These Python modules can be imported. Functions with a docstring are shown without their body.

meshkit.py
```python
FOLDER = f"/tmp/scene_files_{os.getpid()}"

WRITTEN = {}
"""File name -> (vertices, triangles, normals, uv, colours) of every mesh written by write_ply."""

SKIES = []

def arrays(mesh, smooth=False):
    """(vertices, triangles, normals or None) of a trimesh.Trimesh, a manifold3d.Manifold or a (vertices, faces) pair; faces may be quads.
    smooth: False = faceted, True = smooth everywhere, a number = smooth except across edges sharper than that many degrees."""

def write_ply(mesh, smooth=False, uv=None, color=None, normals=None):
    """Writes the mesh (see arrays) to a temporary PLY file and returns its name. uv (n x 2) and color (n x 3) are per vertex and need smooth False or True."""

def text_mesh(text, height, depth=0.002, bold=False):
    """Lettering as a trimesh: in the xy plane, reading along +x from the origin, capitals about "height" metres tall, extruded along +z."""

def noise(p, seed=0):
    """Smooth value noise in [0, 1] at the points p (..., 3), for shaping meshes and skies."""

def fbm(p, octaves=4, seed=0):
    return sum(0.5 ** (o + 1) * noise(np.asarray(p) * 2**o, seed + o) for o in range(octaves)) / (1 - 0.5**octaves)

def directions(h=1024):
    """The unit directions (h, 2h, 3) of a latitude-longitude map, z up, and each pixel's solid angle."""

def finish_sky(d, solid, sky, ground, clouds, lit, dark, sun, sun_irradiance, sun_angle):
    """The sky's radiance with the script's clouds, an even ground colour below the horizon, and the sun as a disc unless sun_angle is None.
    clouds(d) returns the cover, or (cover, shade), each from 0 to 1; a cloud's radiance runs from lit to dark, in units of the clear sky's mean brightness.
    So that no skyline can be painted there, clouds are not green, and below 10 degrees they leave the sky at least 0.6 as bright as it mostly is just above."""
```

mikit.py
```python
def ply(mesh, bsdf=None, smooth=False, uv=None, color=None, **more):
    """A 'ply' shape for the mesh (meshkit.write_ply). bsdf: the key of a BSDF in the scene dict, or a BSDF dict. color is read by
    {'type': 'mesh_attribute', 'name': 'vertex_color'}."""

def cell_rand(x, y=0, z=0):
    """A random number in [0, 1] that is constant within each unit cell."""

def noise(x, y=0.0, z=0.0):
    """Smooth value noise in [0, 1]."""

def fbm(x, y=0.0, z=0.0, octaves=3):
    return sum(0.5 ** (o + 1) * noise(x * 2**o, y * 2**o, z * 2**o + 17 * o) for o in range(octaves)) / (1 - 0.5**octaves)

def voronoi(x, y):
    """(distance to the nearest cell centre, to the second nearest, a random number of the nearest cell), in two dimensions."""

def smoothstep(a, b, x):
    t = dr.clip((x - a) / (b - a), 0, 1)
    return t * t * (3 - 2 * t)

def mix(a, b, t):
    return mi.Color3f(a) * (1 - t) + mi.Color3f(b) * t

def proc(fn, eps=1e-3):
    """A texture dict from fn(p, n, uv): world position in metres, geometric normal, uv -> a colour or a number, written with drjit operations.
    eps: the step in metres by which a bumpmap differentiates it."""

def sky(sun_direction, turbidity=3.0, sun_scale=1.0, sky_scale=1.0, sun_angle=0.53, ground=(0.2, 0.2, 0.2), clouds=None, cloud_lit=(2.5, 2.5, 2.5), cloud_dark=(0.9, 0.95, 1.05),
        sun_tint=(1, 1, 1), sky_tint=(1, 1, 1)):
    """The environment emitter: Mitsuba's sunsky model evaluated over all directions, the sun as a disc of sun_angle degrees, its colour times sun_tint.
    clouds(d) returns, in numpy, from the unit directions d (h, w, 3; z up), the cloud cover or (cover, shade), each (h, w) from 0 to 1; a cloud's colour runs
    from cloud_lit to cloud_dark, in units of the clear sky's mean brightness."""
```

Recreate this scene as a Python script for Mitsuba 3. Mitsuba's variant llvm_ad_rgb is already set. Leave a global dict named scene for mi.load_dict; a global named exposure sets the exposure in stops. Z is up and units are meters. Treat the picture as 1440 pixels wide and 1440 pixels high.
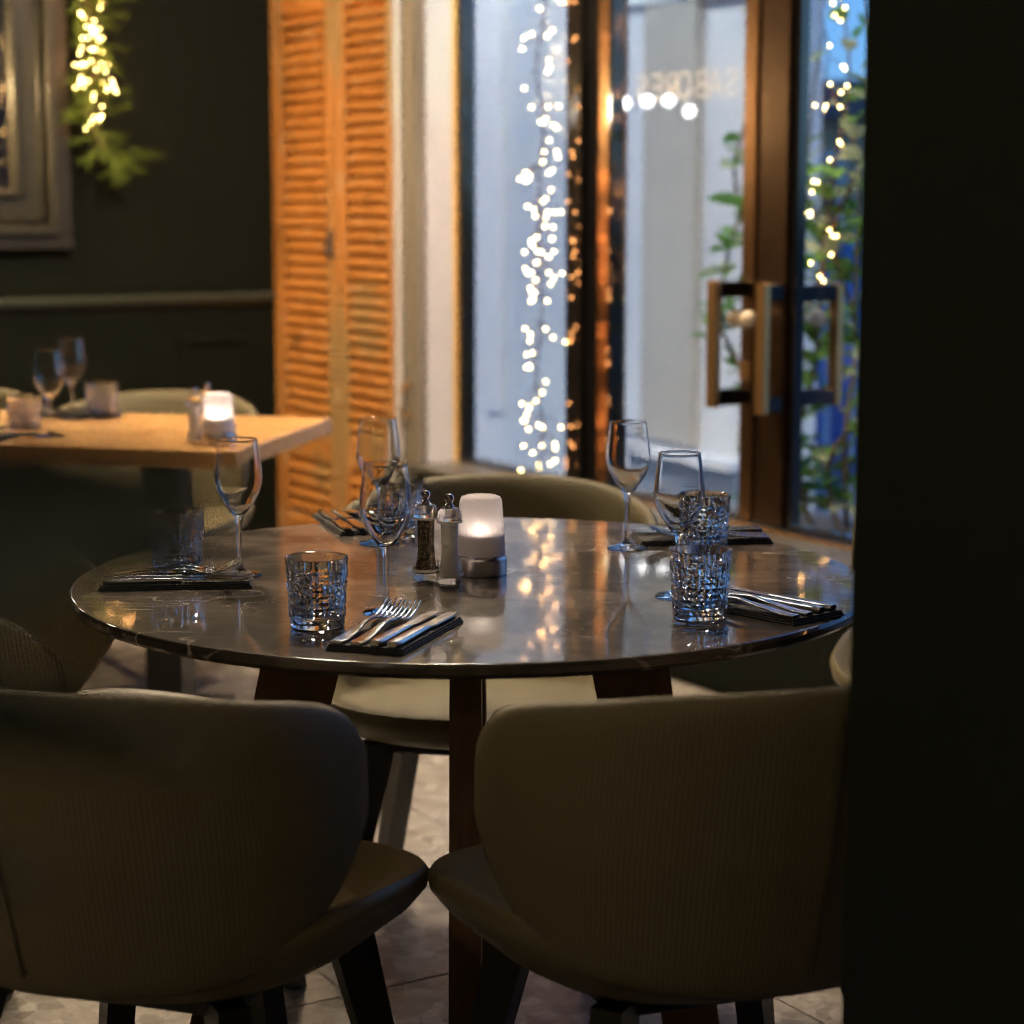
import math, random
import numpy as np, trimesh, shapely, shapely.geometry as sg
import manifold3d as m3
import drjit as dr
import mitsuba as mi
import mikit, meshkit
from mikit import proc, noise, fbm, voronoi, smoothstep, mix, cell_rand

T = mi.ScalarTransform4f
R = random.Random(7)
scene, labels = {}, {}
exposure = 0.8

# ------------------------------------------------------------------ camera, sky, lamps
F_PX, TILT, EYE = 2960.0, math.atan(448 / 2960.0), (0.0, 0.0, 1.326)
scene['camera'] = {'type': 'thinlens', 'fov': 2 * math.degrees(math.atan(720 / F_PX)), 'fov_axis': 'x', 'aperture_radius': 0.0105,
                   'focus_distance': 3.0, 'near_clip': 0.05, 'far_clip': 200.0,
                   'to_world': T().look_at(origin=list(EYE), target=[0, math.cos(TILT), EYE[2] - math.sin(TILT)], up=[0, 0, 1])}
scene['sky'] = mikit.sky((0.5, -0.2, 0.25), turbidity=2.5, sun_scale=0.0, sky_scale=2.7, ground=(0.25, 0.25, 0.27), sky_tint=(0.46, 0.82, 1.4))
scene['sky']['sampling_weight'] = 7.0
LAMPS = [  # unseen ceiling downlights, placed to light tables, floor and reveal: x, y, radiance
    (-0.75, 5.0, 165), (-0.30, 4.70, 45), (-0.15, 6.10, 170), (-2.6, 4.2, 13), (-1.2, 0.6, 25), (-2.6, 6.4, 50), (0.1, 3.0, 4)]
LAMP_TINT = (1.0, 0.78, 0.52)
PENDANT_L = 430
LANTERN_L = 480
GLOBE_L = 20
BULB_L = 40

# ------------------------------------------------------------------ the room's own axes: u along the glass front (towards the camera), n outwards
YAW = math.radians(31.0)
EU = np.array([math.sin(YAW), -math.cos(YAW), 0]); EN = np.array([math.cos(YAW), math.sin(YAW), 0])
G0 = np.array([-0.157, 7.0, 0.0])
ROOM = np.eye(4); ROOM[:3, 0] = EU; ROOM[:3, 1] = EN; ROOM[:3, 3] = G0     # (u, n, z) -> world
CEIL = 2.9

# ------------------------------------------------------------------ helpers
def numbered(key):
    if key not in labels and key not in scene: return key
    k = 1
    while f'{key}_{k:03d}' in scene or f'{key}_{k:03d}' in labels: k += 1
    return f'{key}_{k:03d}'

def thing(name, label, category, group=None, kind=None):
    key = numbered(name)
    labels[key] = {'label': label, 'category': category}
    if group: labels[key]['group'] = group
    if kind: labels[key]['kind'] = kind
    return key

def struct(name, label=None):
    labels[name] = {'kind': 'structure', 'label': label or name.replace('_', ' '), 'category': name.split('_')[0]}
    return name

def put(parent, name, shape, M=None, label=None, kind=None):
    """one entry: parent__name (numbered); shape a ply dict; M a 4x4"""
    key = numbered(parent + '__' + name) if name else parent
    d = dict(shape)
    if M is not None: d['to_world'] = T(np.asarray(M, float))
    scene[key] = d
    if name and (label or kind):
        labels[key] = {k: v for k, v in (('label', label), ('kind', kind)) if v}
    return key

def mat(loc=(0, 0, 0), rz=0.0, tilt=None, s=1.0):
    M = np.eye(4); c, k = math.cos(rz), math.sin(rz)
    M[:3, :3] = np.array([[c, -k, 0], [k, c, 0], [0, 0, 1]]) * s
    M[:3, 3] = loc
    if tilt is not None: M = M @ tilt
    return M

def rot(axis, deg): return trimesh.transformations.rotation_matrix(math.radians(deg), axis)

def box(x0, x1, y0, y1, z0, z1, bevel=0.0):
    m = trimesh.creation.box((x1 - x0, y1 - y0, z1 - z0))
    if bevel > 0:
        b = min(bevel, 0.45 * min(x1 - x0, y1 - y0, z1 - z0)); e = np.array([x1 - x0, y1 - y0, z1 - z0]) / 2
        pts = []
        for sx in (-1, 1):
            for sy in (-1, 1):
                for sz in (-1, 1):
                    sgn = np.array([sx, sy, sz])
                    for k in range(3):
                        p = e - b; p = p.copy(); p[k] = e[k]; pts.append(sgn * p)
        m = trimesh.convex.convex_hull(np.array(pts))
    m.apply_translation(((x0 + x1) / 2, (y0 + y1) / 2, (z0 + z1) / 2))
    return m

def join(*ms): return trimesh.util.concatenate([m for m in ms])

def lathe(profile, seg=48):
    """closed or open profile [(r, z)...] turned about z"""
    p = np.asarray(profile, float); n = len(p); a = np.arange(seg) * 2 * math.pi / seg
    V = np.stack([p[:, None, 0] * np.cos(a), p[:, None, 0] * np.sin(a), np.repeat(p[:, None, 1], seg, 1)], -1).reshape(-1, 3)
    i, j = np.meshgrid(np.arange(n - 1), np.arange(seg), indexing='ij'); jn = (j + 1) % seg
    q = np.stack([i * seg + j, i * seg + jn, (i + 1) * seg + jn, (i + 1) * seg + j], -1).reshape(-1, 4)
    f = np.vstack([q[:, [0, 1, 2]], q[:, [0, 2, 3]]])
    m = trimesh.Trimesh(V, f, process=False); m.merge_vertices(digits_vertex=7)
    m.update_faces(m.nondegenerate_faces()); m.remove_unreferenced_vertices()
    return m

def tube(pts, rad, sides=8, cap=True):
    p = np.asarray(pts, float); n = len(p); rad = np.broadcast_to(rad, (n,))
    t = np.gradient(p, axis=0); t /= np.linalg.norm(t, axis=1, keepdims=True) + 1e-12
    ref = np.array([0, 0, 1.0]) if abs(t[0, 2]) < 0.9 else np.array([1.0, 0, 0])
    a = np.cross(t, ref); a /= np.linalg.norm(a, axis=1, keepdims=True) + 1e-12; b = np.cross(t, a)
    g = np.arange(sides) * 2 * math.pi / sides
    V = (p[:, None] + rad[:, None, None] * (np.cos(g)[None, :, None] * a[:, None] + np.sin(g)[None, :, None] * b[:, None])).reshape(-1, 3)
    i, j = np.meshgrid(np.arange(n - 1), np.arange(sides), indexing='ij'); jn = (j + 1) % sides
    q = np.stack([i * sides + j, (i + 1) * sides + j, (i + 1) * sides + jn, i * sides + jn], -1).reshape(-1, 4)
    f = [q[:, [0, 1, 2]], q[:, [0, 2, 3]]]
    if cap:
        V = np.vstack([V, p[[0, -1]]]); c0, c1 = n * sides, n * sides + 1; k = np.arange(sides); kn = (k + 1) % sides
        f += [np.stack([k * 0 + c0, k, kn], 1), np.stack([k * 0 + c1, (n - 1) * sides + kn, (n - 1) * sides + k], 1)]
    return trimesh.Trimesh(V, np.vstack(f), process=False)

def spline(pts, n, closed=False):
    from scipy.interpolate import CubicSpline, PchipInterpolator
    p = np.asarray(pts, float)
    if closed:
        p = np.vstack([p, p[:1]]); t = np.r_[0, np.cumsum(np.linalg.norm(np.diff(p, axis=0), axis=1))]
        return CubicSpline(t, p, bc_type='periodic')(np.linspace(0, t[-1], n, endpoint=False))
    t = np.r_[0, np.cumsum(np.linalg.norm(np.diff(p, axis=0), axis=1))]
    return PchipInterpolator(t, p)(np.linspace(0, t[-1], n))

def extrude(poly, z0, z1):
    m = trimesh.creation.extrude_polygon(poly, z1 - z0, engine='earcut'); m.apply_translation((0, 0, z0)); return m

def ball(r, sub=1): return trimesh.creation.icosphere(subdivisions=sub, radius=r)
def moved(m, *loc): m = m.copy(); m.apply_translation(loc); return m

# ------------------------------------------------------------------ materials
def rgb(*c): return {'type': 'rgb', 'value': list(c)}
def principled(color, rough=0.5, **k):
    return {'type': 'principled', 'base_color': rgb(*color) if isinstance(color, tuple) else color, 'roughness': rough, **k}
def two(b): return {'type': 'twosided', 'bsdf': b}
def ref(k): return {'type': 'ref', 'id': k}

def wood_fn(c0, c1, along, freq=60.0, stretch=0.06, wear=None):
    def fn(p, n, uv):
        q = [p.x * freq, p.y * freq, p.z * freq]
        q[along] = q[along] * stretch
        w = fbm(q[0], q[1], q[2], 3)
        g = fbm(q[0] * 4, q[1] * 4, q[2] * 4, 2)
        c = mix(c0, c1, dr.clip(w * 0.75 + g * 0.35, 0, 1))
        if wear is not None:
            k = smoothstep(0.58, 0.74, fbm(p.x * 9 + 3, p.y * 9, p.z * 5, 3))
            c = mix(c, mi.Color3f(wear), k * 0.6)
        return c
    return fn

def local(p):      # world -> room (u, n, z), for floor tiles and the shutters' grain
    x, y = p.x - float(G0[0]), p.y - float(G0[1])
    return x * float(EU[0]) + y * float(EU[1]), x * float(EN[0]) + y * float(EN[1])

def marble_fn(p, n, uv):
    x, y, z = p.x, p.y, p.z
    wx, wy = fbm(x * 5, y * 5, z * 5, 3) - 0.5, fbm(x * 5 + 9, y * 5, z * 5 + 4, 3) - 0.5
    base = mix((0.022, 0.018, 0.016), (0.098, 0.078, 0.067), smoothstep(0.35, 0.75, fbm(x * 9 + wx * 2, y * 14 + wy * 2, z * 9, 4)))
    v1 = dr.abs(fbm(x * 6 + 1.5 * wx, y * 13 + 1.5 * wy, z * 6, 3) - 0.5)
    v2 = dr.abs(fbm(x * 16 + 2 * wy + 5, y * 30 + 2 * wx, z * 16, 3) - 0.5)
    k = smoothstep(0.014, 0.0, v1) * smoothstep(0.45, 0.7, fbm(x * 4 + 7, y * 4, z * 4, 2)) * 0.8
    k2 = smoothstep(0.012, 0.0, v2) * smoothstep(0.45, 0.65, fbm(x * 7, y * 7 + 3, z * 7, 2)) * 0.5
    return mix(base, mi.Color3f(0.42, 0.38, 0.34), dr.clip(k + k2, 0, 1))

def stone_fn(p, n, uv):
    u, v = local(p)
    d1, d2, r = voronoi(u * 26 + noise(u * 30, v * 30) * 0.8, v * 26 + noise(u * 30 + 5, v * 30) * 0.8)
    chip = smoothstep(0.05, 0.16, d2 - d1) * smoothstep(0.55, 0.6, r)
    base = mix((0.20, 0.18, 0.16), (0.33, 0.31, 0.285), fbm(u * 5, v * 5, 0, 4))
    base = base * (0.88 + 0.24 * cell_rand(u / 0.6, v / 0.6))
    c = mix(base, mix((0.42, 0.40, 0.37), (0.17, 0.15, 0.13), smoothstep(0.78, 0.82, r)), chip * 0.75)
    return c * (0.85 + 0.3 * noise(u * 120, v * 120))

def vinyl_bump(p, n, uv):
    return 0.5 + 0.25 * dr.sin(uv.x * (2 * math.pi / 0.0056)) + 0.25 * dr.sin(uv.x * (math.pi / 0.0056) + uv.y * (2 * math.pi / 0.0056))

def vinyl_rib_shade(p, n, uv):  # light and dark stripes paint the shading of the ribs into the colour
    s1 = 0.5 + 0.5 * dr.sin(uv.x * (2 * math.pi / 0.0062))
    s2 = 0.5 + 0.5 * dr.sin(uv.y * (2 * math.pi / 0.0062) + 1.6 * dr.sin(uv.x * (math.pi / 0.0062)))
    return mix((0.090, 0.075, 0.041), (0.195, 0.167, 0.096), dr.clip(0.72 * s1 + 0.28 * s2, 0, 1))

def pepper_fn(p, n, uv):
    a = dr.atan2(n.y, n.x) * 3.2
    d1, d2, r = voronoi(a + p.z * 40, p.z * 300)
    return mix((0.03, 0.018, 0.010), mix((0.10, 0.06, 0.03), (0.42, 0.30, 0.17), r), smoothstep(0.55, 0.2, d1) * smoothstep(0.2, 0.9, r))

def plaster_fn(a, b, f=3.0):
    return lambda p, n, uv: mix(a, b, fbm(p.x * f, p.y * f, p.z * f, 4))

def grain_table(p, n, uv):
    c, s = math.cos(math.radians(-11.8)), math.sin(math.radians(-11.8))
    x, y = p.x * c + p.y * s, -p.x * s + p.y * c
    plank = cell_rand(dr.floor(y / 0.093), 3.0)
    g = fbm(x * 3 + plank * 20, y * 60, p.z * 60 + plank * 9, 4)
    ring = 0.5 + 0.5 * dr.sin(40 * fbm(x * 1.3 + plank * 7, y * 9, p.z * 12, 2))
    return mix((0.45, 0.215, 0.068), (0.67, 0.385, 0.155), dr.clip(0.55 * g + 0.35 * ring + 0.15 * plank, 0, 1))

def shutter_fn(p, n, uv):
    u, v = local(p)
    base = mix((0.37, 0.132, 0.026), (0.58, 0.25, 0.060), fbm(u * 14, v * 14, p.z * 60, 4))
    pale = smoothstep(0.60, 0.78, fbm(u * 22 + 4, v * 22, p.z * 30, 3))
    green = smoothstep(0.60, 0.72, fbm(u * 3 + 11, v * 3, p.z * 2.2 + 2, 3))
    dark = smoothstep(0.70, 0.80, fbm(u * 20, v * 20 + 3, p.z * 10 + 8, 3))
    c = mix(base, mi.Color3f(0.62, 0.42, 0.23), pale * 0.7)
    c = mix(c, mi.Color3f(0.22, 0.24, 0.13), green * 0.45)
    return mix(c, mi.Color3f(0.10, 0.045, 0.015), dark * 0.6)
def shutter_stile_fn(p, n, uv):
    u, v = local(p)
    base = mix((0.34, 0.128, 0.028), (0.52, 0.23, 0.062), fbm(u * 70, v * 70, p.z * 5, 3))
    green = smoothstep(0.50, 0.66, fbm(u * 6 + 2, v * 6, p.z * 1.6 + 2, 3))
    pale = smoothstep(0.62, 0.72, fbm(u * 30, v * 30, p.z * 8, 3))
    c = mix(base, mi.Color3f(0.24, 0.23, 0.12), green * 0.55)
    return mix(c, mi.Color3f(0.58, 0.40, 0.24), pale * 0.5)

B = {
    'mat_marble': {'type': 'blendbsdf', 'weight': 0.16, 'a': principled(proc(marble_fn), 0.045, specular=0.55), 'b': principled(proc(marble_fn), 0.36, specular=0.7)},
    'mat_stone': two(principled(proc(stone_fn), 0.42)),
    'mat_grout': two(principled((0.05, 0.045, 0.04), 0.9)),
    'mat_vinyl': two({'type': 'bumpmap', 'arbitrary': proc(vinyl_bump, 4e-4), 'scale': 0.0013, 'bsdf': principled(proc(vinyl_rib_shade), 0.42, specular=0.4)}),
    'mat_vinyl_plain': two(principled((0.124, 0.105, 0.058), 0.42, specular=0.4)),
    'mat_seam': two(principled((0.05, 0.042, 0.024), 0.6)),
    'mat_black_leg': two(principled((0.012, 0.011, 0.010), 0.45)),
    'mat_table_leg': two(principled(proc(wood_fn((0.07, 0.034, 0.014), (0.17, 0.085, 0.036), 2)), 0.45)),
    'mat_oak': principled(proc(grain_table), 0.30, specular=0.45),
    'mat_shutter': two(principled(proc(shutter_fn), 0.55)),
    'mat_shutter_stile': two(principled(proc(shutter_stile_fn), 0.55)),
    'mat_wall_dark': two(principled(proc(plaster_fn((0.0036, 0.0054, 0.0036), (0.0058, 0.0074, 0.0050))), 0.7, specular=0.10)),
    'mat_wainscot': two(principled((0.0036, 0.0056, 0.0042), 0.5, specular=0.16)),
    'mat_column': two(principled((0.012, 0.017, 0.012), 0.7, specular=0.2)),
    'mat_rail': two(principled((0.024, 0.030, 0.024), 0.45)),
    'mat_frame_dark': two(principled((0.017, 0.017, 0.013), 0.40)),
    'mat_ceiling': two(principled((0.05, 0.05, 0.045), 0.8)),
    'mat_jamb': two(principled((0.62, 0.60, 0.60), 0.7)),
    'mat_jamb_glow': two(principled((0.66, 0.42, 0.14), 0.6)),
    'mat_taupe': two(principled((0.17, 0.145, 0.11), 0.6)),
    'mat_ledge': two(principled(proc(plaster_fn((0.052, 0.047, 0.04), (0.09, 0.082, 0.07), 12)), 0.35)),
    'mat_gloss_black': two(principled((0.006, 0.006, 0.006), 0.11, specular=0.7)),
    'mat_bronze': two(principled((0.20, 0.11, 0.055), 0.27, metallic=0.9)),
    'mat_bronze_dark': two(principled((0.055, 0.030, 0.017), 0.26, metallic=0.75)),
    'mat_brass': two(principled((0.52, 0.30, 0.13), 0.30, metallic=0.9)),
    'mat_cream': two(principled((0.78, 0.66, 0.50), 0.22, specular=0.6)),
    'mat_chrome': {'type': 'roughconductor', 'material': 'Cr', 'alpha': 0.06},
    'mat_steel': {'type': 'roughconductor', 'material': 'Cr', 'alpha': 0.16},
    'mat_cutlery': two({'type': 'roughconductor', 'specular_reflectance': rgb(0.90, 0.88, 0.86), 'alpha': 0.09}),
    'mat_mirror': two({'type': 'conductor', 'specular_reflectance': rgb(0.85, 0.86, 0.86)}),
    'mat_glass': {'type': 'dielectric', 'int_ior': 1.5, 'ext_ior': 1.0},
    'mat_pane': {'type': 'thindielectric', 'int_ior': 1.5},
    'mat_etch': two(principled((0.75, 0.75, 0.75), 0.6)),
    'mat_frost': {'type': 'principledthin', 'base_color': rgb(0.93, 0.90, 0.93), 'roughness': 0.5, 'diff_trans': 1.15, 'spec_trans': 0.0},
    'mat_napkin': two(principled((0.0105, 0.012, 0.017), 0.75)),
    'mat_pepper': principled(proc(pepper_fn), 0.7),
    'mat_salt': principled((0.86, 0.84, 0.84), 0.8),
    'mat_leaf': {'type': 'principledthin', 'base_color': rgb(0.12, 0.26, 0.07), 'roughness': 0.35, 'diff_trans': 0.6},
    'mat_leaf_pale': {'type': 'principledthin', 'base_color': rgb(0.42, 0.50, 0.36), 'roughness': 0.35, 'diff_trans': 0.6},
    'mat_leaf_near': two(principled((0.020, 0.040, 0.034), 0.5)),
    'mat_stem': two(principled((0.10, 0.07, 0.04), 0.7)),
    'mat_needle': two(principled((0.16, 0.23, 0.042), 0.6)),
    'mat_wire': two(principled((0.05, 0.045, 0.04), 0.5)),
    'mat_pot': two(principled((0.10, 0.09, 0.08), 0.6)),
    'mat_ext_wall': two(principled(proc(plaster_fn((0.70, 0.70, 0.69), (0.78, 0.78, 0.77), 2)), 0.8)),
    'mat_ext_taupe': two(principled((0.47, 0.43, 0.37), 0.8)),
    'mat_ext_base': two(principled((0.20, 0.25, 0.32), 0.7)),
    'mat_ext_ground': two(principled((0.32, 0.32, 0.32), 0.8)),
    'mat_lettering': two(principled((0.85, 0.85, 0.85), 0.6)),
    'mat_post': two(principled((0.010, 0.022, 0.06), 0.5)),
    'mat_tan': two(principled((0.55, 0.36, 0.20), 0.8)), 'mat_roof': two(principled((0.10, 0.06, 0.05), 0.8)),
    'mat_blue_gate': two(principled((0.03, 0.16, 0.50), 0.5)),
}
scene.update(B)
EMIT_WARM = {'type': 'area', 'radiance': rgb(BULB_L, BULB_L * 0.41, BULB_L * 0.13), 'sampling_weight': 0.01}

def shp(mesh, bsdf, smooth=False, **k): return mikit.ply(mesh, bsdf, smooth=smooth, **k)
def room(parent, name, mesh, bsdf, smooth=False, **k): return put(parent, name, shp(mesh, bsdf, smooth), ROOM, **k)
U0, U1, N0, N1 = -1.06, 8.6, -5.6, -0.17        # the room inside

# ------------------------------------------------------------------ floor: single tiles with recessed joints
struct('floor', 'grey stone tiled floor under the tables')
room('floor', None, box(U0, U1, N0, N1 + 0.3, -0.06, -0.004), 'mat_grout')
TILE = 0.60
tile_shape = shp(box(-TILE / 2 + .0015, TILE / 2 - .0015, -TILE / 2 + .0015, TILE / 2 - .0015, -0.03, 0.0, 0.0012), 'mat_stone')
for i in range(-2, 9):
    for j in range(-8, 0):
        u, n = 0.9 + (i - 0.5) * TILE - 0.24, (j + 0.5) * TILE - 0.17
        if u - TILE / 2 < U0 or u + TILE / 2 > U1: continue
        put('floor', 'tile', tile_shape, ROOM @ mat((u, n, 0)))

# ------------------------------------------------------------------ room shell; unseen ceiling, side and rear walls keep the sky out
struct('ceiling', 'unseen dark ceiling above the dining room')
room('ceiling', None, box(U0, U1, N0, N1 + .3, CEIL, CEIL + 0.1), 'mat_ceiling')
struct('wall_back', 'dark green-black back wall with a chair rail and panels')
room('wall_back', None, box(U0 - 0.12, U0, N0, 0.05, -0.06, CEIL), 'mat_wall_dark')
struct('wall_left', 'unseen dark side wall'); room('wall_left', None, box(U0 - .12, U1, N0 - .12, N0, -0.06, CEIL), 'mat_wall_dark')
struct('wall_rear', 'unseen dark wall behind'); room('wall_rear', None, box(U1, U1 + .12, N0 - .12, .05, -0.06, CEIL), 'mat_wall_dark')
struct('wall_right', 'dark partition wall close to the camera at the right')
room('wall_right', None, box(4.496, U1, -2.128, -1.80, -0.004, CEIL, 0.004), 'mat_column')
struct('wall_window', 'wall around the glass front')
room('wall_window', 'pier', box(U0, -0.04, N1, 0.03, -0.06, CEIL), 'mat_taupe')
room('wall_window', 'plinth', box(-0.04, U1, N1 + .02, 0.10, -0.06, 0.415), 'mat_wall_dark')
room('wall_window', 'header', box(-0.04, 4.4, N1, 0.03, 2.50, CEIL), 'mat_taupe')
room('wall_window', 'pier', box(4.4, U1, N1, 0.03, 0.415, CEIL), 'mat_wall_dark')
# jamb of the window niche: pale reveal facing the camera, taupe edge board, strip painted in warm glow
struct('trim_1', 'pale plastered reveal at the far end of the window')
room('trim_1', 'reveal', box(-0.04, 0.006, N1 + .022, -0.045, 0.44, 2.5), 'mat_jamb')
room('trim_1', 'edge_board', box(-0.075, 0.010, N1 - .018, N1 + .022, 0.44, 2.5, .003), 'mat_taupe')
room('trim_1', 'warm_glow_strip', box(-0.04, 0.012, -0.045, -0.016, 0.44, 2.5), 'mat_jamb_glow')  # warm light from the fairy lights put into its colour
struct('trim_2', 'grey stone ledge under the glass front')
room('trim_2', None, box(-0.055, 4.4, N1 - .03, 0.10, 0.415, 0.44, .004), 'mat_ledge')
room('trim_2', 'brass_strip', box(0.9, 3.3, -0.055, -0.035, 0.44, 0.446), 'mat_brass')

# chair rail, wainscot panels, mouldings on the back wall (built in room axes on plane u = U0)
struct('trim_3', 'green-black chair rail along the back wall')
prof = sg.Polygon([(0, 0), (.012, 0), (.02, .012), (.034, .018), (.036, .034), (.030, .040), (0, .044)])
rail = extrude(prof, 0, abs(N0) - .16); rail.apply_transform(np.array([[1, 0, 0, U0], [0, 0, 1, N0], [0, 1, 0, .925], [0, 0, 0, 1]])); rail.fix_normals()
room('trim_3', None, rail, 'mat_rail')
def rect_frame(n0, n1, z0, z1, w, d, taper=.4):
    out = []
    def bar(a, b, c, e, ): return box(U0 + .0005, U0 + d, a, b, c, e, .003)
    return join(bar(n0, n1, z0, z0 + w), bar(n0, n1, z1 - w, z1), bar(n0, n0 + w, z0 + w, z1 - w), bar(n1 - w, n1, z0 + w, z1 - w))
for k in range(5):
    n1 = -0.30 - k * 0.98 - (.14 if k else 0)
    room('wall_back', 'panel_moulding', rect_frame(n1 - (0.70 if k else .14) - (.14 if not k else 0), n1, 0.16, 0.815, .028, .014), 'mat_wainscot')
struct('baseboard_back', 'dark baseboard of the back wall'); room('baseboard_back', None, box(U0, U0 + .018, N0, -.2, 0.0, 0.11, .003), 'mat_wainscot')

# ------------------------------------------------------------------ wall mirror with stepped frame
mk = thing('wall_mirror', 'tall wall mirror in a deep stepped dark olive frame beside the pine garland', 'mirror')
def frame_ring(n0, n1, z0, z1, w, d0, d1):
    """square ring around the opening n0..n1, z0..z1, w wide, standing d0..d1 off the wall"""
    return join(box(U0 + d0, U0 + d1, n0 - w, n1 + w, z0 - w, z0, .004), box(U0 + d0, U0 + d1, n0 - w, n1 + w, z1, z1 + w, .004),
                box(U0 + d0, U0 + d1, n0 - w, n0, z0, z1, .004), box(U0 + d0, U0 + d1, n1, n1 + w, z0, z1, .004))
mo = (-1.95, -1.185, 1.337, 2.55)
room(mk, 'mirror_glass', box(U0 + .012, U0 + .018, mo[0] - .02, mo[1] + .02, mo[2] - .02, mo[3] + .02), 'mat_mirror')
acc = 0.0
for nm, w, d in (('inner_moulding', .020, .052), ('frame_panel', .070, .028), ('inner_fillet', .014, .044), ('groove', .014, .012), ('outer_moulding', .034, .070), ('outer_fillet', .050, .045)):
    room(mk, nm, frame_ring(mo[0] - acc, mo[1] + acc, mo[2] - acc, mo[3] + acc, w, .001, d), 'mat_frame_dark'); acc += w

# ------------------------------------------------------------------ louvred shutters
def shutter(u0, u1, label, tilt_noise):
    key = thing('louvred_shutter', label, 'shutter')
    n0, n1 = N1 - .042, N1 - .006; z0, z1 = 0.012, 2.30; sw = .085
    room(key, 'stile', box(u0, u0 + sw, n0, n1, z0, z1, .004), 'mat_shutter_stile')
    room(key, 'stile', box(u1 - .062, u1, n0, n1, z0, z1, .004), 'mat_shutter_stile')
    a, b = u0 + sw, u1 - .062
    rails = [(z0, .14), (.375, .47), (1.955, 2.04), (2.22, z1)]
    for r0, r1 in rails: room(key, 'rail', box(a, b, n0 + .003, n1 - .003, r0, r1, .003), 'mat_shutter')
    slat = shp(box(a + .001, b - .001, -.026, .026, -.004, .004, .002), 'mat_shutter')
    rr = random.Random(int(u0 * 1000))
    for lo, hi in ((.14, .375), (.47, 1.955), (2.04, 2.22)):
        m = max(1, round((hi - lo) / .0435)); st = (hi - lo) / m
        for k in range(m):
            z = lo + (k + .5) * st
            M = mat((0, (n0 + n1) / 2, z)) @ rot([1, 0, 0], 52 + rr.uniform(-3, 3))
            put(key, 'slat', slat, ROOM @ M)
    return key
s1 = shutter(-1.045, -0.535, 'old orange-brown louvred wooden shutter leaf next to the dark back wall', 1)
s2 = shutter(-0.530, -0.085, 'old orange-brown louvred wooden shutter leaf next to the pale window reveal', 2)
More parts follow.
